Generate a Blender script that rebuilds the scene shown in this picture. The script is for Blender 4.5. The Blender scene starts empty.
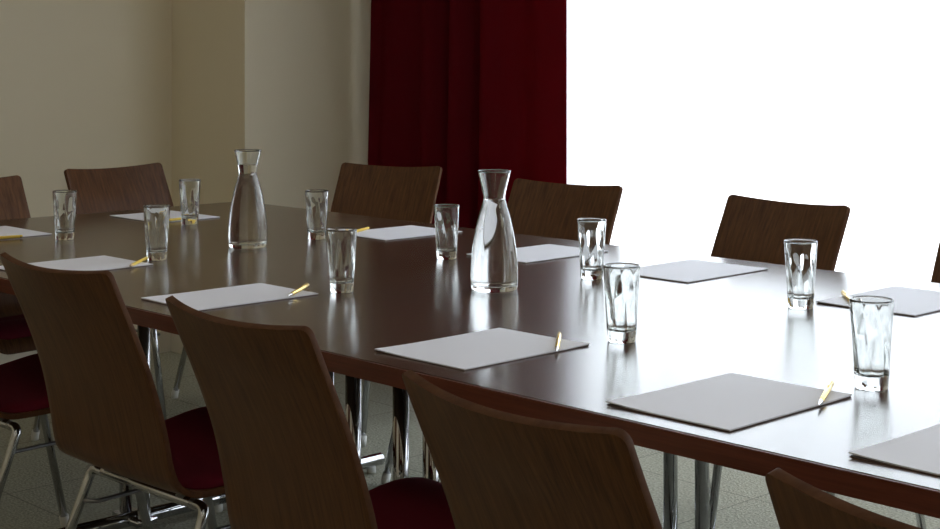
import bpy, bmesh, math, random
from mathutils import Vector, Matrix

random.seed(7)
S = bpy.context.scene
COL = S.collection
PI = math.pi
R = math.radians

# ------------------------------------------------------------------ camera
cam = bpy.data.cameras.new('camera')
cam.sensor_width = 36.0
cam.lens = 57.25
cam.shift_y = -204.5 / 940.0
cam.clip_start = 0.05
cam_o = bpy.data.objects.new('camera', cam)
COL.objects.link(cam_o)
cam_o.location = (0, 0, 1.24)
cam_o.rotation_euler = (R(90), 0, R(46.27))
S.camera = cam_o

# ------------------------------------------------------------------ world, portal, exposure
SKY = 6.6
FILL = 2.8  # power of each added fill light
w = bpy.data.worlds.new('overcast_sky')
S.world = w
w.use_nodes = True
wn = w.node_tree.nodes
wn['Background'].inputs['Color'].default_value = (0.86, 0.935, 1.0, 1)
wn['Background'].inputs['Strength'].default_value = SKY

WIN_X0, WIN_X1, WIN_Z0, WIN_Z1, WIN_Y = -4.22, 1.6, 0.12, 2.5, 4.25
pl = bpy.data.lights.new('window_portal', 'AREA')
pl.shape = 'RECTANGLE'
pl.size = WIN_X1 - WIN_X0
pl.size_y = WIN_Z1 - WIN_Z0
pl.cycles.is_portal = True
pl_o = bpy.data.objects.new('window_portal', pl)
COL.objects.link(pl_o)
pl_o.location = ((WIN_X0 + WIN_X1) / 2, WIN_Y + 0.24, (WIN_Z0 + WIN_Z1) / 2)
pl_o.rotation_euler = (R(-90), 0, 0)

# added warm fill lights under the ceiling, out of view, raising the indoor brightness
for i, (lx, ly) in enumerate(((-4.2, 0.6), (-4.2, -1.2), (-2.0, 0.2), (-2.0, -1.4), (0.4, 0.6), (0.4, -1.2), (-3.4, 2.3), (-0.8, 2.3))):
    al = bpy.data.lights.new('fill_light', 'AREA')
    al.shape = 'RECTANGLE'
    al.size, al.size_y = 1.2, 0.6
    al.energy = FILL
    al.color = (1.0, 0.86, 0.66)
    al_o = bpy.data.objects.new('fill_light', al)
    COL.objects.link(al_o)
    al_o.location = (lx, ly, 2.74)

S.view_settings.view_transform = 'Standard'
S.view_settings.look = 'None'
S.view_settings.gamma = 1.0
S.view_settings.use_curve_mapping = False
S.view_settings.exposure = 0.0
S.cycles.max_bounces = 16
S.cycles.diffuse_bounces = 6
S.cycles.transmission_bounces = 16
S.cycles.transparent_max_bounces = 24
S.cycles.glossy_bounces = 6

# ------------------------------------------------------------------ materials
def new_mat(name):
    m = bpy.data.materials.new(name)
    m.use_nodes = True
    nt = m.node_tree
    return m, nt, nt.nodes['Principled BSDF']

def simple(name, col, rough=0.5, metal=0.0, spec=0.5, bump=None):
    m, nt, p = new_mat(name)
    p.inputs['Base Color'].default_value = (*col, 1)
    p.inputs['Roughness'].default_value = rough
    p.inputs['Metallic'].default_value = metal
    p.inputs['Specular IOR Level'].default_value = spec
    if bump:
        tc = nt.nodes.new('ShaderNodeTexCoord')
        n = nt.nodes.new('ShaderNodeTexNoise')
        n.inputs['Scale'].default_value = bump[0]
        b = nt.nodes.new('ShaderNodeBump')
        b.inputs['Strength'].default_value = bump[1]
        b.inputs['Distance'].default_value = bump[2]
        nt.links.new(tc.outputs['Object'], n.inputs['Vector'])
        nt.links.new(n.outputs['Fac'], b.inputs['Height'])
        nt.links.new(b.outputs['Normal'], p.inputs['Normal'])
    return m

def wood(name, c1, c2, grain, rough, coat=0.0, coat_rough=0.1, coat_ior=1.5, pores=0.0, spec=0.5):
    """stretched-noise veneer; grain = scale per object axis (small = along the grain)"""
    m, nt, p = new_mat(name)
    L = nt.links
    tc = nt.nodes.new('ShaderNodeTexCoord')
    mp = nt.nodes.new('ShaderNodeMapping')
    mp.inputs['Scale'].default_value = grain
    L.new(tc.outputs['Object'], mp.inputs['Vector'])
    n1 = nt.nodes.new('ShaderNodeTexNoise')
    n1.inputs['Scale'].default_value = 1.0
    n1.inputs['Detail'].default_value = 6
    n1.inputs['Roughness'].default_value = 0.65
    n1.inputs['Distortion'].default_value = 0.4
    L.new(mp.outputs['Vector'], n1.inputs['Vector'])
    mp2 = nt.nodes.new('ShaderNodeMapping')
    mp2.inputs['Scale'].default_value = [g * 4.5 for g in grain]
    L.new(tc.outputs['Object'], mp2.inputs['Vector'])
    n2 = nt.nodes.new('ShaderNodeTexNoise')
    n2.inputs['Scale'].default_value = 1.0
    n2.inputs['Detail'].default_value = 3
    L.new(mp2.outputs['Vector'], n2.inputs['Vector'])
    mix = nt.nodes.new('ShaderNodeMath')
    mix.operation = 'MULTIPLY_ADD'
    mix.inputs[1].default_value = 0.35
    L.new(n2.outputs['Fac'], mix.inputs[0])
    L.new(n1.outputs['Fac'], mix.inputs[2])
    cr = nt.nodes.new('ShaderNodeValToRGB')
    cr.color_ramp.elements[0].position = 0.45
    cr.color_ramp.elements[1].position = 0.92
    cr.color_ramp.elements[0].color = (*c1, 1)
    cr.color_ramp.elements[1].color = (*c2, 1)
    L.new(mix.outputs[0], cr.inputs['Fac'])
    L.new(cr.outputs['Color'], p.inputs['Base Color'])
    p.inputs['Roughness'].default_value = rough
    if pores:
        b = nt.nodes.new('ShaderNodeBump')
        b.inputs['Strength'].default_value = pores
        b.inputs['Distance'].default_value = 0.0006
        L.new(n2.outputs['Fac'], b.inputs['Height'])
        L.new(b.outputs['Normal'], p.inputs['Normal'])
    p.inputs['Specular IOR Level'].default_value = spec
    p.inputs['Coat Weight'].default_value = coat
    p.inputs['Coat Roughness'].default_value = coat_rough
    p.inputs['Coat IOR'].default_value = coat_ior
    return m

def glass(name, ior, rough=0.0, col=(1, 1, 1)):
    m = bpy.data.materials.new(name)
    m.use_nodes = True
    nt = m.node_tree
    nt.nodes.remove(nt.nodes['Principled BSDF'])
    g = nt.nodes.new('ShaderNodeBsdfGlass')
    g.inputs['Color'].default_value = (*col, 1)
    g.inputs['IOR'].default_value = ior
    g.inputs['Roughness'].default_value = rough
    nt.links.new(g.outputs[0], nt.nodes['Material Output'].inputs['Surface'])
    return m

def pane_mat():
    m = bpy.data.materials.new('window_pane_glass')
    m.use_nodes = True
    nt = m.node_tree
    nt.nodes.remove(nt.nodes['Principled BSDF'])
    t = nt.nodes.new('ShaderNodeBsdfTransparent')
    g = nt.nodes.new('ShaderNodeBsdfGlossy')
    g.inputs['Roughness'].default_value = 0.02
    f = nt.nodes.new('ShaderNodeFresnel')
    f.inputs['IOR'].default_value = 1.3
    mx = nt.nodes.new('ShaderNodeMixShader')
    nt.links.new(f.outputs[0], mx.inputs[0])
    nt.links.new(t.outputs[0], mx.inputs[1])
    nt.links.new(g.outputs[0], mx.inputs[2])
    nt.links.new(mx.outputs[0], nt.nodes['Material Output'].inputs['Surface'])
    return m

def cloth_mat(name, col, transparent, translucent, tcol=None, weave=0.0):
    m = bpy.data.materials.new(name)
    m.use_nodes = True
    nt = m.node_tree
    L = nt.links
    nt.nodes.remove(nt.nodes['Principled BSDF'])
    d = nt.nodes.new('ShaderNodeBsdfDiffuse')
    d.inputs['Color'].default_value = (*col, 1)
    tr = nt.nodes.new('ShaderNodeBsdfTranslucent')
    tr.inputs['Color'].default_value = (*(tcol or col), 1)
    m1 = nt.nodes.new('ShaderNodeMixShader')
    m1.inputs[0].default_value = translucent
    L.new(d.outputs[0], m1.inputs[1])
    L.new(tr.outputs[0], m1.inputs[2])
    last = m1
    if transparent:
        t = nt.nodes.new('ShaderNodeBsdfTransparent')
        m2 = nt.nodes.new('ShaderNodeMixShader')
        m2.inputs[0].default_value = transparent
        L.new(m1.outputs[0], m2.inputs[1])
        L.new(t.outputs[0], m2.inputs[2])
        last = m2
    if weave:
        tc = nt.nodes.new('ShaderNodeTexCoord')
        n = nt.nodes.new('ShaderNodeTexNoise')
        n.inputs['Scale'].default_value = 700
        b = nt.nodes.new('ShaderNodeBump')
        b.inputs['Strength'].default_value = weave
        b.inputs['Distance'].default_value = 0.0005
        L.new(tc.outputs['Object'], n.inputs['Vector'])
        L.new(n.outputs['Fac'], b.inputs['Height'])
        L.new(b.outputs['Normal'], d.inputs['Normal'])
    L.new(last.outputs[0], nt.nodes['Material Output'].inputs['Surface'])
    return m

def carpet_mat():
    m, nt, p = new_mat('carpet_tiles')
    L = nt.links
    tc = nt.nodes.new('ShaderNodeTexCoord')
    br = nt.nodes.new('ShaderNodeTexBrick')
    br.offset = 0.0
    br.inputs['Scale'].default_value = 1.0
    br.inputs['Mortar Size'].default_value = 0.003
    br.inputs['Mortar Smooth'].default_value = 0.4
    br.inputs['Brick Width'].default_value = 0.5
    br.inputs['Row Height'].default_value = 0.5
    br.inputs['Color1'].default_value = (0.385, 0.38, 0.30, 1)
    br.inputs['Color2'].default_value = (0.365, 0.36, 0.285, 1)
    br.inputs['Mortar'].default_value = (0.23, 0.225, 0.18, 1)
    L.new(tc.outputs['Object'], br.inputs['Vector'])
    n = nt.nodes.new('ShaderNodeTexNoise')
    n.inputs['Scale'].default_value = 130
    n.inputs['Detail'].default_value = 3
    L.new(tc.outputs['Object'], n.inputs['Vector'])
    cr = nt.nodes.new('ShaderNodeValToRGB')
    cr.color_ramp.elements[0].position = 0.3
    cr.color_ramp.elements[1].position = 0.7
    cr.color_ramp.elements[0].color = (0.62, 0.62, 0.62, 1)
    cr.color_ramp.elements[1].color = (1.2, 1.2, 1.2, 1)
    L.new(n.outputs['Fac'], cr.inputs['Fac'])
    mx = nt.nodes.new('ShaderNodeMix')
    mx.data_type = 'RGBA'
    mx.blend_type = 'MULTIPLY'
    mx.inputs['Factor'].default_value = 1.0
    L.new(br.outputs['Color'], mx.inputs['A'])
    L.new(cr.outputs['Color'], mx.inputs['B'])
    L.new(mx.outputs['Result'], p.inputs['Base Color'])
    p.inputs['Roughness'].default_value = 0.95
    p.inputs['Specular IOR Level'].default_value = 0.15
    b = nt.nodes.new('ShaderNodeBump')
    b.inputs['Strength'].default_value = 0.9
    b.inputs['Distance'].default_value = 0.006
    L.new(n.outputs['Fac'], b.inputs['Height'])
    L.new(b.outputs['Normal'], p.inputs['Normal'])
    return m

M = {}
M['wall'] = simple('warm_cream_paint', (0.72, 0.645, 0.49), 0.85, spec=0.2, bump=(220, 0.08, 0.001))
M['ceiling'] = simple('ceiling_paint', (0.72, 0.71, 0.68), 0.9, spec=0.2, bump=(220, 0.08, 0.001))
M['trim'] = simple('skirting_paint', (0.62, 0.58, 0.50), 0.5, bump=(60, 0.04, 0.001))
M['frame'] = simple('window_frame_paint', (0.75, 0.76, 0.78), 0.4, bump=(60, 0.04, 0.001))
M['carpet'] = carpet_mat()
M['pane'] = pane_mat()
M['sheer'] = cloth_mat('sheer_white_voile', (0.86, 0.87, 0.90), 0.36, 0.72)
M['red_curtain'] = cloth_mat('crimson_drape_cloth', (0.115, 0.0065, 0.012), 0.0, 0.24, (0.30, 0.008, 0.02), weave=0.3)
M['tabletop'] = wood('dark_walnut_top', (0.040, 0.019, 0.010), (0.085, 0.043, 0.023), (1.6, 90, 90), 0.5,
                     coat=1.0, coat_rough=0.20, coat_ior=1.40, spec=0.05)
M['edge'] = wood('reddish_wood_edge', (0.085, 0.020, 0.010), (0.17, 0.045, 0.022), (4, 4, 160), 0.42)
M['veneer'] = wood('walnut_chair_veneer', (0.050, 0.019, 0.0065), (0.150, 0.064, 0.023), (120, 20, 1.3), 0.38, pores=0.10, spec=0.25)
M['rim'] = wood('plywood_chair_edge', (0.065, 0.026, 0.011), (0.11, 0.048, 0.021), (30, 30, 30), 0.6, spec=0.08)
M['pad'] = simple('burgundy_seat_cloth', (0.105, 0.004, 0.014), 0.9, spec=0.15, bump=(900, 0.4, 0.001))
M['chrome'] = simple('polished_chrome', (0.46, 0.465, 0.48), 0.05, metal=1.0, bump=(14, 0.02, 0.002))
M['steel'] = simple('dark_steel_rod', (0.26, 0.26, 0.27), 0.28, metal=1.0, bump=(30, 0.03, 0.001))
M['glide'] = simple('pale_plastic_glide', (0.70, 0.70, 0.67), 0.35, bump=(40, 0.03, 0.001))
M['glass'] = glass('clear_glass', 1.5, 0.0, (0.985, 0.995, 0.99))
M['water'] = glass('still_water', 1.333)
M['water_in_glass'] = glass('water_against_glass', 1.333 / 1.5)
M['paper'] = simple('white_paper', (0.73, 0.735, 0.80), 0.6, spec=0.2, bump=(350, 0.05, 0.0005))
M['board'] = simple('grey_brown_backing_card', (0.16, 0.12, 0.11), 0.8, bump=(200, 0.05, 0.0005))
M['gold'] = simple('golden_yellow_metal', (0.86, 0.62, 0.16), 0.26, metal=0.75, bump=(30, 0.02, 0.0005))
M['silver'] = simple('silver_metal', (0.72, 0.72, 0.72), 0.2, metal=1.0, bump=(30, 0.02, 0.0005))
M['yellow'] = simple('yellow_lacquer', (0.80, 0.56, 0.07), 0.35, bump=(60, 0.03, 0.0005))
M['lead'] = simple('dark_graphite', (0.05, 0.05, 0.05), 0.5, bump=(60, 0.03, 0.0005))
M['sharpened'] = simple('bare_pencil_wood', (0.66, 0.47, 0.27), 0.7, bump=(60, 0.05, 0.0005))

# ------------------------------------------------------------------ mesh helpers
def obj(name, bm, mat, parent=None, smooth=True, mats=None):
    me = bpy.data.meshes.new(name)
    bmesh.ops.recalc_face_normals(bm, faces=bm.faces[:])
    bm.to_mesh(me)
    bm.free()
    for x in (mats or [mat]):
        me.materials.append(x)
    if smooth:
        for p in me.polygons:
            p.use_smooth = True
    o = bpy.data.objects.new(name, me)
    COL.objects.link(o)
    if parent:
        o.parent = parent
    return o

def empty(name, loc=(0, 0, 0), rz=0.0):
    o = bpy.data.objects.new(name, None)
    o.empty_display_size = 0.1
    COL.objects.link(o)
    o.location = loc
    o.rotation_euler = (0, 0, rz)
    return o

def tag(o, label, cat, group=None):
    o['label'] = label
    o['category'] = cat
    if group:
        o['group'] = group
    return o

def struct(name, bm, mat, smooth=False):
    o = obj(name, bm, mat, smooth=smooth)
    o['kind'] = 'structure'
    return o

def box(bm, x0, x1, y0, y1, z0, z1):
    v = [bm.verts.new((x, y, z)) for z in (z0, z1) for y in (y0, y1) for x in (x0, x1)]
    for f in ((0, 2, 3, 1), (4, 5, 7, 6), (0, 1, 5, 4), (2, 6, 7, 3), (0, 4, 6, 2), (1, 3, 7, 5)):
        bm.faces.new([v[i] for i in f])
    return bm

def bx(*a):
    return box(bmesh.new(), *a)

def smooth_path(pts, n=6):
    """Catmull-Rom through the points"""
    P = [Vector(p) for p in pts]
    P = [P[0] * 2 - P[1]] + P + [P[-1] * 2 - P[-2]]
    out = []
    for i in range(1, len(P) - 2):
        a, b, c, d = P[i - 1:i + 3]
        for k in range(n):
            t = k / n
            out.append(0.5 * ((2 * b) + (c - a) * t + (2 * a - 5 * b + 4 * c - d) * t * t + (3 * b - a - 3 * c + d) * t ** 3))
    out.append(P[-2])
    return out

def fillet(pts, r, n=6):
    """polyline with its corners rounded"""
    P = [Vector(p) for p in pts]
    out = [P[0]]
    for i in range(1, len(P) - 1):
        a, b, c = P[i - 1], P[i], P[i + 1]
        d1, d2 = (a - b), (c - b)
        q = min(r, d1.length * 0.49, d2.length * 0.49)
        s, e = b + d1.normalized() * q, b + d2.normalized() * q
        for k in range(n + 1):
            t = k / n
            out.append(s * (1 - t) ** 2 + b * 2 * t * (1 - t) + e * t * t)
    out.append(P[-1])
    return out

def tube(bm, path, r, seg=12, cap=True):
    path = [Vector(p) for p in path]
    rings = []
    up = None
    for i, p in enumerate(path):
        t = (path[min(i + 1, len(path) - 1)] - path[max(i - 1, 0)]).normalized()
        if up is None:
            up = Vector((0, 0, 1)) if abs(t.z) < 0.9 else Vector((1, 0, 0))
        x = (up - t * up.dot(t)).normalized()
        up = x
        y = t.cross(x)
        rr = r[i] if isinstance(r, (list, tuple)) else r
        rings.append([bm.verts.new(p + (x * math.cos(2 * PI * k / seg) + y * math.sin(2 * PI * k / seg)) * rr) for k in range(seg)])
    for a, b in zip(rings, rings[1:]):
        for k in range(seg):
            bm.faces.new((a[k], a[(k + 1) % seg], b[(k + 1) % seg], b[k]))
    if cap:
        bm.faces.new(rings[0][::-1])
        bm.faces.new(rings[-1])
    return bm

def tb(path, r, seg=12):
    return tube(bmesh.new(), path, r, seg)

def lathe(bm, rings, seg, cap_end=True):
    """rings: list of functions/consts (r(theta), z); first and last close on the axis"""
    vr = []
    for rf, z in rings:
        vr.append([bm.verts.new((rf(2 * PI * k / seg) * math.cos(2 * PI * k / seg),
                                 rf(2 * PI * k / seg) * math.sin(2 * PI * k / seg), z)) for k in range(seg)])
    for a, b in zip(vr, vr[1:]):
        for k in range(seg):
            bm.faces.new((a[k], a[(k + 1) % seg], b[(k + 1) % seg], b[k]))
    for ring, (rf, z) in ((vr[0], rings[0]), (vr[-1], rings[-1]))[:2 if cap_end else 1]:
        c = bm.verts.new((0, 0, z))
        for k in range(seg):
            bm.faces.new((ring[k], ring[(k + 1) % seg], c))
    return bm

def const(r):
    return lambda t: r

def dup(root):
    """a copy of a thing with copies of its parts and sub-parts"""
    c = root.copy()
    COL.objects.link(c)
    for ch in root.children:
        d = ch.copy()
        COL.objects.link(d)
        d.parent = c
        for g in ch.children:
            e = g.copy()
            COL.objects.link(e)
            e.parent = d
    return c

# ------------------------------------------------------------------ room shell
RX0, RX1, RY0, RY1, H = -5.495, 2.6, -2.6, WIN_Y, 2.75
struct('floor', bx(RX0 - .15, RX1 + .15, RY0 - .15, RY1 + .25, -0.12, 0), M['carpet'])
struct('ceiling', bx(RX0 - .15, RX1 + .15, RY0 - .15, RY1 + .25, H, H + .12), M['ceiling'])
struct('wall_left', bx(RX0 - .15, RX0, RY0 - .15, RY1 + .25, 0, H), M['wall'])
struct('wall_right', bx(RX1, RX1 + .15, RY0 - .15, RY1 + .25, 0, H), M['wall'])
struct('wall_near', bx(RX0, RX1, RY0 - .15, RY0, 0, H), M['wall'])
bm = bx(RX0, WIN_X0, RY1, RY1 + .25, 0, H)
box(bm, WIN_X1, RX1, RY1, RY1 + .25, 0, H)
box(bm, WIN_X0, WIN_X1, RY1, RY1 + .25, 0, WIN_Z0)
box(bm, WIN_X0, WIN_X1, RY1, RY1 + .25, WIN_Z1, H)
struct('wall_window', bm, M['wall'])
PX, PY = -4.96, 3.494                       # projecting corner of the boxed-in pillar
struct('wall_pillar', bx(RX0, PX, PY, RY1, 0, H), M['wall'])
bm = bx(RX0, RX0 + .015, RY0, PY, 0, .09)
struct('baseboard_left', bm, M['trim'])
bm = bx(RX0 + .015, PX + .015, PY - .015, PY, 0, .09)
box(bm, PX, PX + .015, PY, RY1, 0, .09)
struct('baseboard_pillar', bm, M['trim'])
struct('baseboard_right', bx(RX1 - .015, RX1, RY0, RY1, 0, .09), M['trim'])
struct('baseboard_near', bx(RX0 + .015, RX1 - .015, RY0, RY0 + .015, 0, .09), M['trim'])

# window: frame with mullions, and one pane per bay
fy0, fy1 = WIN_Y + .10, WIN_Y + .17
win = bpy.data.objects.new('window_1', None)
COL.objects.link(win)
win['kind'] = 'structure'
bm = bx(WIN_X0, WIN_X1, fy0, fy1, WIN_Z0, WIN_Z0 + .06)
box(bm, WIN_X0, WIN_X1, fy0, fy1, WIN_Z1 - .06, WIN_Z1)
mull = [WIN_X0 + .03, -3.98, -1.98, -0.2, WIN_X1 - .03]
for x in mull:
    box(bm, x - .03, x + .03, fy0, fy1, WIN_Z0 + .06, WIN_Z1 - .06)
obj('window_frame', bm, M['frame'], win, smooth=False)
for a, b in zip(mull, mull[1:]):
    obj('pane', bx(a + .03, b - .03, fy0 + .03, fy0 + .036, WIN_Z0 + .06, WIN_Z1 - .06), M['pane'], win, smooth=False)

# ------------------------------------------------------------------ curtains
def drape(x0, x1, y, z0, z1, amp, wl, seed, nz=14, per=14, flare=0.0, thick=0.0):
    rnd = random.Random(seed)
    n = int((x1 - x0) / wl * per)
    bm = bmesh.new()
    ph = [rnd.uniform(0, 6.28) for _ in range(6)]
    grid = []
    for j in range(nz + 1):
        t = j / nz
        z = z0 + (z1 - z0) * t
        row = []
        for i in range(n + 1):
            s = i / n
            q = s * (x1 - x0) / wl * 2 * PI
            warp = 0.9 * math.sin(q * 0.31 + ph[0]) + 0.6 * math.sin(q * 0.17 + ph[1]) + 0.25 * math.sin(3 * t + ph[4] + q * .11)
            a = amp * (0.72 + 0.38 * math.sin(q * 0.23 + ph[2])) * (0.75 + 0.25 * (1 - t))
            yy = y + a * (math.sin(q + warp) + 0.25 * math.sin(2 * (q + warp) + ph[3]))
            xx = x0 + s * (x1 - x0) + 0.35 * a * math.cos(q + warp + 0.5) - flare * (1 - t) * (1 - s)
            row.append(bm.verts.new((xx, yy, z)))
        grid.append(row)
    for r0, r1 in zip(grid, grid[1:]):
        for i in range(n):
            bm.faces.new((r0[i], r0[i + 1], r1[i + 1], r1[i]))
    return bm

c = obj('sheer_curtain', drape(-4.40, 1.75, 4.165, 0.02, 2.66, 0.026, 0.125, 3), M['sheer'])
tag(c, 'white sheer curtain glowing with daylight across the whole window', 'curtain')
c = obj('red_curtain', drape(-4.80, -3.73, 4.05, 0.015, 2.66, 0.044, 0.20, 21, per=26, flare=0.09), M['red_curtain'])
sm = c.modifiers.new('thickness', 'SOLIDIFY')
sm.thickness = 0.004
tag(c, 'dark red heavy drape gathered beside the bright window', 'curtain')
rail = obj('curtain_rail', bx(-5.05, 1.9, 4.02, 4.20, 2.66, 2.75), M['frame'], smooth=False)
tag(rail, 'white ceiling rail carrying the red drape and the sheer curtain', 'curtain rail')

# ------------------------------------------------------------------ conference table
TX0, TX1, TY0, TY1, TZ = -4.392, 1.2, 1.592, 3.078, 0.74
table = empty('conference_table', (-1.6, 2.335, 0))
tag(table, 'long dark wood conference table with reddish edge and chrome column legs', 'table')
ox, oy = -1.6, 2.335
def local(bm):
    bmesh.ops.translate(bm, verts=bm.verts[:], vec=(-ox, -oy, 0))
    return bm
E_ = 0.004
bm = bx(TX0 + E_, TX1 - E_, TY0 + E_, TY1 - E_, TZ - .032, TZ)
bmesh.ops.bevel(bm, geom=[e for e in bm.edges if all(v.co.z > TZ - .001 for v in e.verts)], offset=.0012, segments=2, affect='EDGES')
obj('tabletop', local(bm), M['tabletop'], table, smooth=False)
bm = bx(TX0, TX1, TY0, TY0 + E_, TZ - .032, TZ - .001)
box(bm, TX0, TX1, TY1 - E_, TY1, TZ - .032, TZ - .001)
box(bm, TX0, TX0 + E_, TY0 + E_, TY1 - E_, TZ - .032, TZ - .001)
box(bm, TX1 - E_, TX1, TY0 + E_, TY1 - E_, TZ - .032, TZ - .001)
obj('edge_band', local(bm), M['edge'], table, smooth=False)
for (fx, fyc) in ((-3.45, 2.08), (-3.45, 2.63), (-2.455, 1.97), (-2.47, 2.70), (-2.215, 1.97), (-2.113, 2.70), (-0.95, 1.97), (-0.95, 2.70), (0.7, 1.97), (0.7, 2.70)):
    for s in (-1, 1):
        cx = fx + s * .045
        obj('leg', local(tb([(cx, fyc, .045), (cx, fyc, .702)], .0165, 20)), M['chrome'], table)
        plate = bx(cx - .04, cx + .04, fyc - .05, fyc + .05, .700, .708)
        obj('mounting_plate', local(plate), M['steel'], table, smooth=False)
    ft = bmesh.new()
    tube(ft, [(fx, fyc - .30, .036), (fx, fyc - .296, .036), (fx, fyc + .296, .036), (fx, fyc + .30, .036)], [.0165, .019, .019, .0165], 20)
    box(ft, fx - .062, fx + .062, fyc - .03, fyc + .03, .03, .046)
    f = obj('foot_bar', local(ft), M['chrome'], table)
    for s in (-1, 1):
        obj('glide', local(tb([(fx, fyc + s * .26, 0), (fx, fyc + s * .26, .02)], .014, 12)), M['glide'], f)

# ------------------------------------------------------------------ chair
PROFILE = [(-.121, .863), (-.096, .804), (-.070, .745), (-.042, .675), (-.020, .605), (-.004, .535), (.004, .490),
           (.018, .452), (.050, .432), (.100, .428), (.180, .434), (.270, .446), (.350, .456), (.405, .452), (.435, .432), (.448, .408)]
WIDTHS = [(.0, .203), (.12, .203), (.25, .204), (.40, .210), (.55, .222), (.70, .238), (.85, .240), (1.0, .225)]

def lerp_tab(tab, s):
    for (a, va), (b, vb) in zip(tab, tab[1:]):
        if s <= b:
            t = (s - a) / (b - a)
            t = t * t * (3 - 2 * t)
            return va + (vb - va) * t
    return tab[-1][1]

def shell_grid(ns=56, nt=22):
    prof = smooth_path([(0, y, z) for y, z in PROFILE], 12)
    acc = [0]
    for a, b in zip(prof, prof[1:]):
        acc.append(acc[-1] + (b - a).length)
    tot = acc[-1]
    def at(s):
        s = max(0, min(tot, s))
        for i in range(len(acc) - 1):
            if s <= acc[i + 1]:
                t = (s - acc[i]) / max(1e-9, acc[i + 1] - acc[i])
                return prof[i].lerp(prof[i + 1], t), (prof[i + 1] - prof[i]).normalized()
        return prof[-1], (prof[-1] - prof[-2]).normalized()
    return at, tot

def shell_point(at, tot, s, u):
    """s along the profile (m), u in -1..1 across"""
    p, d = at(s)
    f = s / tot
    nrm = Vector((0, d.z, -d.y)).normalized()          # points to the sitter's back side / underside
    if nrm.y > 0 and s < tot * .4:
        nrm = -nrm
    w = lerp_tab(WIDTHS, f)
    bulge = 0.026 * max(0.0, 1 - f / 0.50) if f < .5 else 0.0
    dish = 0.010 * max(0.0, 1 - abs(f - .66) / .25)
    y = p.y - bulge * (1 - u * u)
    z = p.z - dish * (1 - u * u)
    sag = 0.012 * max(0.0, 1 - f / 0.14) * (1 - u * u)
    return Vector((u * w, y, z - sag))

def build_shell_fine():
    at, tot = shell_grid()
    bm = bmesh.new()
    nt = 26
    rc, rf = 0.015, 0.06
    ss = [rc * (1 - math.cos(PI / 2 * k / 8)) for k in range(8)]
    n = 54
    ss += [rc + (tot - rc - rf) * k / n for k in range(n)]
    ss += [tot - rf * (1 - math.sin(PI / 2 * k / 8)) for k in range(9)]
    rows = []
    for s in ss:
        w = lerp_tab(WIDTHS, s / tot)
        cut = 0.0
        if s < rc:
            cut = rc - math.sqrt(max(0, rc * rc - (rc - s) ** 2))
        elif tot - s < rf:
            e = tot - s
            cut = rf - math.sqrt(max(0, rf * rf - (rf - e) ** 2))
        k = (w - cut) / w
        rows.append([bm.verts.new(shell_point(at, tot, s, k * (2 * j / nt - 1))) for j in range(nt + 1)])
    for a, b in zip(rows, rows[1:]):
        for j in range(nt):
            bm.faces.new((a[j], a[j + 1], b[j + 1], b[j]))
    return bm

def build_seat_pad():
    """upholstered pad lying in the seat of the shell, with a rounded edge"""
    at, tot = shell_grid()
    s0, s1 = tot * .535, tot * .955
    bm = bmesh.new()
    n, nt = 30, 22
    top, bot = [], []
    for i in range(n + 1):
        f = i / n
        s = s0 + (s1 - s0) * f
        r0, r1 = [], []
        w = lerp_tab(WIDTHS, s / tot)
        ex = min(f, 1 - f) * (s1 - s0)
        cut = 0.05 - math.sqrt(max(0, .05 ** 2 - (.05 - ex) ** 2)) if ex < .05 else 0
        for j in range(nt + 1):
            u = 2 * j / nt - 1
            k = (w - .012 - cut) / w
            p = shell_point(at, tot, s, k * u)
            _, d = at(s)
            nr = Vector((0, -d.z, d.y))
            if nr.z < 0:
                nr = -nr
            edge = min((1 - abs(u)) * w, ex)
            h = 0.008 + 0.019 * (1 - math.exp(-edge / .018))
            r0.append(bm.verts.new(p + nr * h))
            r1.append(bm.verts.new(p + nr * .0058))
        top.append(r0)
        bot.append(r1)
    for i in range(n):
        for j in range(nt):
            bm.faces.new((top[i][j], top[i][j + 1], top[i + 1][j + 1], top[i + 1][j]))
            bm.faces.new((bot[i][j + 1], bot[i][j], bot[i + 1][j], bot[i + 1][j + 1]))
    for i in range(n):
        bm.faces.new((top[i][0], top[i + 1][0], bot[i + 1][0], bot[i][0]))
        bm.faces.new((top[i + 1][nt], top[i][nt], bot[i][nt], bot[i + 1][nt]))
    for j in range(nt):
        bm.faces.new((top[0][j + 1], top[0][j], bot[0][j], bot[0][j + 1]))
        bm.faces.new((top[n][j], top[n][j + 1], bot[n][j + 1], bot[n][j]))
    return bm

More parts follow.
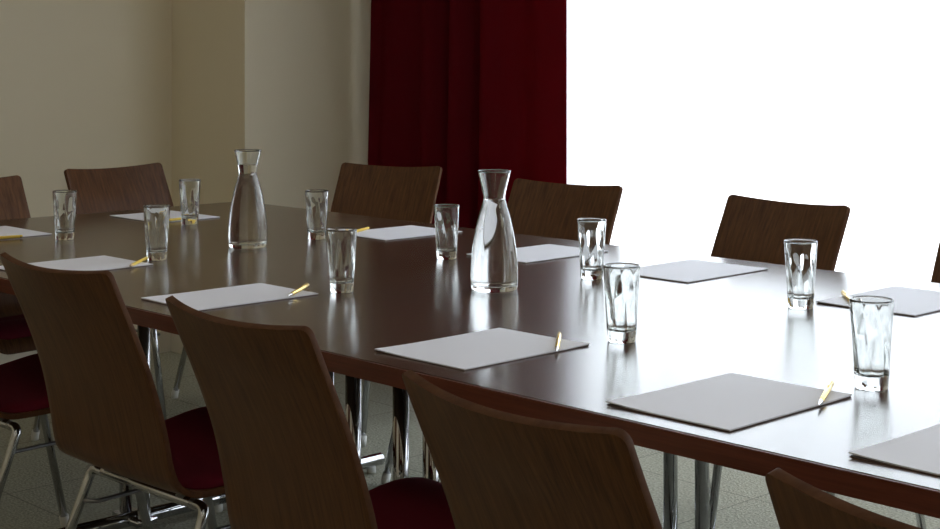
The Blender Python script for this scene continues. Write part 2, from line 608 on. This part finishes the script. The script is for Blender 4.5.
def make_chair():
    root = empty('conference_chair')
    sh = obj('shell', build_shell_fine(), None, root, mats=[M['veneer'], M['rim']])
    so = sh.modifiers.new('ply', 'SOLIDIFY')
    so.thickness = 0.0115
    so.offset = 0.0
    so.material_offset_rim = 1
    bv = sh.modifiers.new('soft_edge', 'BEVEL')
    bv.width = 0.0022
    bv.segments = 2
    bv.limit_method = 'ANGLE'
    bv.angle_limit = R(50)
    obj('seat_pad', build_seat_pad(), M['pad'], root)
    r = .0105
    ends = {}
    # rear and front inverted-U tube frames: cross tube under the seat, bent down into two legs
    for tagname, yt, zt, yf, wt, wf in (('rear', .085, .398, -.070, .205, .225), ('front', .345, .414, .440, .205, .225)):
        obj('cross_tube', tb([(-wt + .045, yt, zt), (wt - .045, yt, zt)], r, 14), M['chrome'], root)
        for s in (-1, 1):
            path = fillet([(s * (wt - .045), yt, zt), (s * wt, yt, zt), (s * wf, yf, .012)], .055, 8)
            lg = obj('leg', tb(path, r, 14), M['chrome'], root)
            dirv = (Vector((s * wf, yf, .012)) - Vector((s * wt, yt, zt))).normalized()
            tip = Vector((s * wf, yf, .012))
            g = tb([tip - dirv * .022, tip - dirv * .002, Vector((tip.x, tip.y, 0.0))], [.0125, .0128, .0115], 12)
            obj('glide', g, M['glide'], lg)
            ends[(tagname, s)] = (Vector((s * wt, yt, zt)), tip)
    for s in (-1, 1):
        a, at_ = ends[('rear', s)]
        b, bt = ends[('front', s)]
        p = a.lerp(at_, .16)
        q = b.lerp(bt, .18)
        inn = Vector((-s * .035, 0, 0))
        path = fillet([p, p + inn + Vector((0, .012, 0)), q + inn + Vector((0, -.012, 0)), q], .02, 5)
        obj('side_rod', tb(path, .0048, 10), M['steel'], root)
    # steel brackets between the seat underside and the cross tubes
    for s in (-1, 1):
        obj('bracket', bx(s * .13 - .012, s * .13 + .012, .075, .355, .4045, .4085), M['steel'], root, smooth=False)
        obj('seat_spacer', bx(s * .13 - .010, s * .13 + .010, .12, .14, .408, .428), M['steel'], root, smooth=False)
    return root

CH_G = 'wooden shell chairs around the conference table'
chairs = [  # top-edge centre x, y, turn, label
    (-3.38, 1.410, 1.0, 'shell chair cut by left frame edge, only maroon seat corner and chrome leg showing'),
    (-2.567, 1.374, 1.9, 'chair showing its whole brown back from top edge down to its tube legs'),
    (-1.875, 1.302, -2.2, 'near shell chair back just left of the chrome table legs, maroon seat on its right'),
    (-1.182, 1.186, -6.0, 'large near chair back at bottom centre, right of the chrome table legs'),
    (-0.617, 1.143, -5.0, 'near chair at the bottom right corner, only the top corner of its back in view'),
    (-1.65, 3.410, 180.0, 'chair at the right frame edge, a brown sliver beyond the far table edge'),
    (-2.323, 3.405, 173.3, 'dark chair back standing alone against the white sheer curtain'),
    (-3.134, 3.413, 184.4, 'dark chair back across the table, half against red drape and half against white curtain'),
    (-4.100, 3.527, 198.0, 'chair turned aside at the far table corner, its pale edge before the red drape'),
    (-4.73, 2.769, -82.0, 'chair at the table end below the wall corner, soft light patch on its backrest'),
    (-4.535, 2.110, -85.0, 'chair at the table end cut by the left frame edge, beside the grey wall'),
]
proto = make_chair()
for i, (mx, my, a, lab) in enumerate(chairs):
    o = proto if i == 0 else dup(proto)
    a = R(a)
    o.location = (mx - math.sin(a) * .119, my + math.cos(a) * .119, 0)
    o.rotation_euler = (0, 0, a)
    o.scale = ((0.965 if my < 2 else 1.05 if mx < -4.6 else 1.035), 1, 1)
    tag(o, lab, 'chair', CH_G)

# ------------------------------------------------------------------ notepads
PT = 0.0032
def pad_block(wx, wy, curl):
    bm = bmesh.new()
    n, m = 22, 26
    def h(i, j):
        x, y = i / n, j / m
        return curl * max(0, 1 - (x * wx + y * wy) / .11) ** 2 + curl * .5 * max(0, 1 - ((1 - x) * wx + (1 - y) * wy) / .08) ** 2
    T = [[bm.verts.new((wx * (i / n - .5), wy * (j / m - .5), PT + h(i, j))) for j in range(m + 1)] for i in range(n + 1)]
    B = [[bm.verts.new((wx * (i / n - .5), wy * (j / m - .5), .0013 + h(i, j))) for j in range(m + 1)] for i in range(n + 1)]
    for i in range(n):
        for j in range(m):
            bm.faces.new((T[i][j], T[i + 1][j], T[i + 1][j + 1], T[i][j + 1]))
            bm.faces.new((B[i][j], B[i][j + 1], B[i + 1][j + 1], B[i + 1][j]))
    for i in range(n):
        bm.faces.new((T[i][0], B[i][0], B[i + 1][0], T[i + 1][0]))
        bm.faces.new((T[i][m], T[i + 1][m], B[i + 1][m], B[i][m]))
    for j in range(m):
        bm.faces.new((T[0][j], T[0][j + 1], B[0][j + 1], B[0][j]))
        bm.faces.new((T[n][j], B[n][j], B[n][j + 1], T[n][j + 1]))
    return bm

def notepad(x0, x1, y0, y1, rot, label, curl=0.003):
    wx, wy = x1 - x0, y1 - y0
    root = empty('notepad', ((x0 + x1) / 2, (y0 + y1) / 2, TZ), R(rot))
    tag(root, label, 'notepad', 'notepads laid at the places')
    obj('paper_block', pad_block(wx, wy, curl), M['paper'], root, smooth=False)
    obj('backing_board', bx(-wx / 2 + .001, wx / 2 - .001, -wy / 2 + .001, wy / 2 - .001, 0, .0012), M['board'], root, smooth=False)

notepad(-3.389, -3.161, 1.653, 1.957,0.5, 'white notepad behind the leftmost full near chair back, yellow pencil at its right corner', .001)
notepad(-2.730, -2.522, 1.661, 1.966,0.0, 'white notepad above the second near chair back, gold pen across its right corner', .001)
notepad(-1.966, -1.744, 1.654, 1.958,0.4, 'pale notepad in the table centre foreground, gold pen pointing away on its right end', .002)
notepad(-1.430, -1.210, 1.640, 1.942,0.0, 'grey-looking notepad nearest the tall glass at right, gold pen on its right corner', .003)
notepad(-1.032, -0.809, 1.647, 1.950,0.0, 'notepad cut by the right frame edge at the near table side', .003)
notepad(-4.248, -3.970, 2.471, 2.702,0.5, 'white notepad at the table end in front of the chair under the wall corner', .001)
notepad(-4.198, -3.916, 1.871, 2.092,0.0, 'white notepad cut by the left frame edge, yellow pencil along its near side', .001)
notepad(-3.372, -3.146, 2.688, 2.979,-0.5, 'white notepad before the chair with the pale edge, pencil at its left end', .001)
notepad(-2.770, -2.559, 2.637, 2.945,0.0, 'white notepad just right of the nearer carafe, across the table', .001)
notepad(-2.310, -2.082, 2.666, 2.974,0.0, 'grey-looking notepad before the chair that stands against the white curtain', .002)
notepad(-1.729, -1.505, 2.637, 2.945,0.0, 'grey-looking notepad at the far right table side, behind the tallest glass', .002)

# ------------------------------------------------------------------ pens and pencils
def make_pen():
    root = empty('pen')
    L = .155
    obj('barrel', tb([(0, .030, 0), (0, .034, 0), (0, .12, 0), (0, L - .002, 0), (0, L, 0)], [.0030, .0040, .0043, .0040, .0030], 14), M['gold'], root)
    obj('tip', tb([(0, 0, 0), (0, .004, 0), (0, .020, 0), (0, .0305, 0)], [.0005, .0011, .0029, .0036], 14), M['silver'], root)
    cl = bx(-.0013, .0013, L - .045, L - .004, .0050, .0060)
    box(cl, -.0013, .0013, L - .010, L - .004, .0030, .0055)
    obj('clip', cl, M['gold'], root, smooth=False)
    obj('push_button', tb([(0, L - .0005, 0), (0, L + .006, 0), (0, L + .007, 0)], [.0021, .0021, .0015], 12), M['silver'], root)
    return root

def make_pencil():
    root = empty('pencil')
    obj('barrel', tb([(0, .016, 0), (0, .143, 0)], .0041, 6), M['yellow'], root, smooth=False)
    obj('point', tb([(0, .0045, 0), (0, .0162, 0)], [.0012, .0040], 12), M['sharpened'], root)
    obj('lead', tb([(0, 0, 0), (0, .0047, 0)], [.0003, .0013], 10), M['lead'], root)
    obj('end_cap', tb([(0, .143, 0), (0, .149, 0), (0, .150, 0)], [.0041, .0041, .003], 12), M['gold'], root)
    return root

pen0, pencil0 = make_pen(), make_pencil()
used = set()
def lay(kind, x, y, deg, label):
    """tip at x, y; deg is the direction the far end points to"""
    src = pen0 if kind == 'pen' else pencil0
    o = src if kind not in used else dup(src)
    used.add(kind)
    o.location = (x, y, TZ + PT + (.0046 if kind == 'pen' else .0040))
    o.rotation_euler = (0, 0, R(deg - 90))
    tag(o, label, kind, 'writing tools on the notepads')
lay('pencil', -3.9133, 1.838, 80.0, 'yellow pencil along the notepad at the left frame edge')
lay('pencil', -3.145, 1.882, 132.7, 'yellow pencil leaning over the notepad behind the leftmost near chair back')
lay('pencil', -3.960, 2.464, 98.0, 'yellow pencil on the end notepad, seen between two glasses')
lay('pen', -2.5146, 1.8792, 126.6, 'gold pen across the right corner of the notepad above the second near chair')
lay('pencil', -3.308, 2.684, 116.8, 'yellow pencil sticking out behind a glass toward the pale-edged chair')
lay('pen', -1.7245, 1.852, 131.0, 'gold pen pointing away on the notepad in the centre foreground')
lay('pen', -1.1966, 1.832, 115.7, 'gold pen on the notepad beside the nearest tall glass at right')
lay('pen', -1.640, 2.640, 131.0, 'pale gold pen behind the nearest glass, on the far right notepad')

# ------------------------------------------------------------------ drinking glasses
def make_glass():
    bm = bmesh.new()
    seg = 96
    Hh = .136
    rings = []
    def ro(z):
        return .0252 + (.0330 - .0252) * (z / Hh) ** .9
    def facet(t, n):
        q = 2 * PI / n
        x = (t % q) - q / 2
        return math.cos(q / 2) / math.cos(x)              # 1 at the ridges' corners, less on the flats
    def outer(z):
        f = min(1, max(0, (.108 - z) / .03))
        return lambda t: ro(z) * (1 - .30 * f * (1 - facet(t - z * 4.0, 8)))
    def inner(z):
        f = max(0.0, min(1.0, (.122 - z) / .03))
        return lambda t: (ro(z) - .0026) * (1 - .9 * f * (1 - facet(t + z * 4.5, 8)))
    rings.append((const(ro(0) - .003), .0012))
    rings.append((const(ro(0) - .0015), 0.0))
    rings.append((lambda t: ro(0) - .0003 - .0006 * (1 + math.cos(8 * t)), .0015))
    for k in range(14):
        z = .004 + (.132 - .004) * k / 13
        rings.append((outer(z), z))
    rings.append((const(ro(Hh)), .1345))
    rings.append((const(ro(Hh) - .0005), .1358))
    rings.append((const(ro(Hh) - .0012), .1360))
    rings.append((const(ro(Hh) - .0024), .1355))
    for k in range(16):
        z = .132 - (.132 - .026) * k / 15
        rings.append((inner(z), z))
    rings.append((const(.0205), .0215))
    rings.append((const(.0150), .0195))
    rings.append((const(.0070), .0188))
    lathe(bm, rings, seg)
    return obj('drinking_glass', bm, M['glass'])
GL = [
    (-3.7895, 2.0628, 'empty glass furthest left, in front of the end chair with the light patch'),
    (-3.2461, 2.0201, 'empty glass at the tip of the yellow pencil, left of the far carafe'),
    (-3.8803, 2.5307, 'empty glass touching the end notepad, just left of the far carafe'),
    (-3.3135, 2.5773, 'empty glass between the far carafe and the pale-edged chair'),
    (-2.5214, 2.0291, 'empty glass right of the gold pen, midway between the two carafes'),
    (-2.7580, 2.5574, 'empty glass just left of the nearer carafe, in front of the red drape'),
    (-2.2796, 2.5662, 'empty glass right of the nearer carafe, in front of the dark chair back'),
    (-1.7327, 2.0305, 'empty glass right of the centre foreground notepad, overlapping bright table sheen'),
    (-1.7168, 2.5649, 'empty glass in front of the chair against the white curtain'),
    (-1.2233, 2.0175, 'largest, nearest empty glass at the right side of the table'),
]
g0 = make_glass()
for i, (x, y, lab) in enumerate(GL):
    o = g0 if i == 0 else dup(g0)
    o.location = (x, y, TZ)
    o.rotation_euler = (0, 0, i * 1.3)
    tag(o, lab, 'glass', 'drinking glasses on the table')

# ------------------------------------------------------------------ carafes
def make_carafe(water_z):
    root = empty('carafe')
    prof = [(.0500, .004), (.0518, .020), (.0515, .050), (.0488, .085), (.0432, .122), (.0352, .158), (.0275, .183), (.0240, .197),
            (.0246, .208), (.0282, .225), (.0325, .243), (.0362, .258)]
    pts = smooth_path([(r, 0, z) for r, z in prof], 5)
    seg = 64
    def wall(z):
        return .0024
    rings = [(const(.040), .0016), (const(.0465), 0.0), (const(.0490), .0010)]
    rings += [(const(p.x), p.z) for p in pts]
    rings += [(const(.0364), .2592), (const(.0357), .2600), (const(.0350), .2592)]
    inn = [(p.x - wall(p.z), p.z) for p in pts if p.z > .016][::-1]
    wl = None                                     # inner radius where the water surface meets the wall
    for (r1, z1), (r2, z2) in zip(inn, inn[1:]):
        if z1 >= water_z >= z2:
            wl = r2 + (r1 - r2) * (water_z - z2) / (z1 - z2)
    rings += [(const(a), b) for a, b in inn if b > water_z + .001] + [(const(wl), water_z)]
    # the bottle: outer wall, lip and inner wall down to the water; below that the water's own skin is the inner wall
    bm = bmesh.new()
    lathe(bm, rings, seg, cap_end=False)
    o = obj('bottle', bm, M['glass'], root)
    if sum((p.normal.x * p.center.x + p.normal.y * p.center.y) * p.area for p in o.data.polygons if p.center.z < water_z - .01) < 0:
        o.data.flip_normals()
    ww = [(const(.0200), .0100), (const(.0400), .0110), (const(.0470), .0135)]
    ww += [(const(a), b) for a, b in inn[::-1] if b < water_z - .001] + [(const(wl), water_z)]
    bm = bmesh.new()
    lathe(bm, ww, seg)
    o = obj('water', bm, None, root, mats=[M['water_in_glass'], M['water']])
    for p in o.data.polygons:
        if p.center.z > water_z - 1e-5:
            p.material_index = 1
            p.use_smooth = False
    return root
c = make_carafe(.222)
c.location = (-3.2964, 2.3316, TZ)
tag(c, 'far glass carafe of water, left one, filled above its narrow neck', 'carafe', 'water carafes on the table')
c = make_carafe(.198)
c.location = (-2.3145, 2.2871, TZ)
tag(c, 'nearer glass carafe of water, in front of the red drape, filled to its neck', 'carafe', 'water carafes on the table')
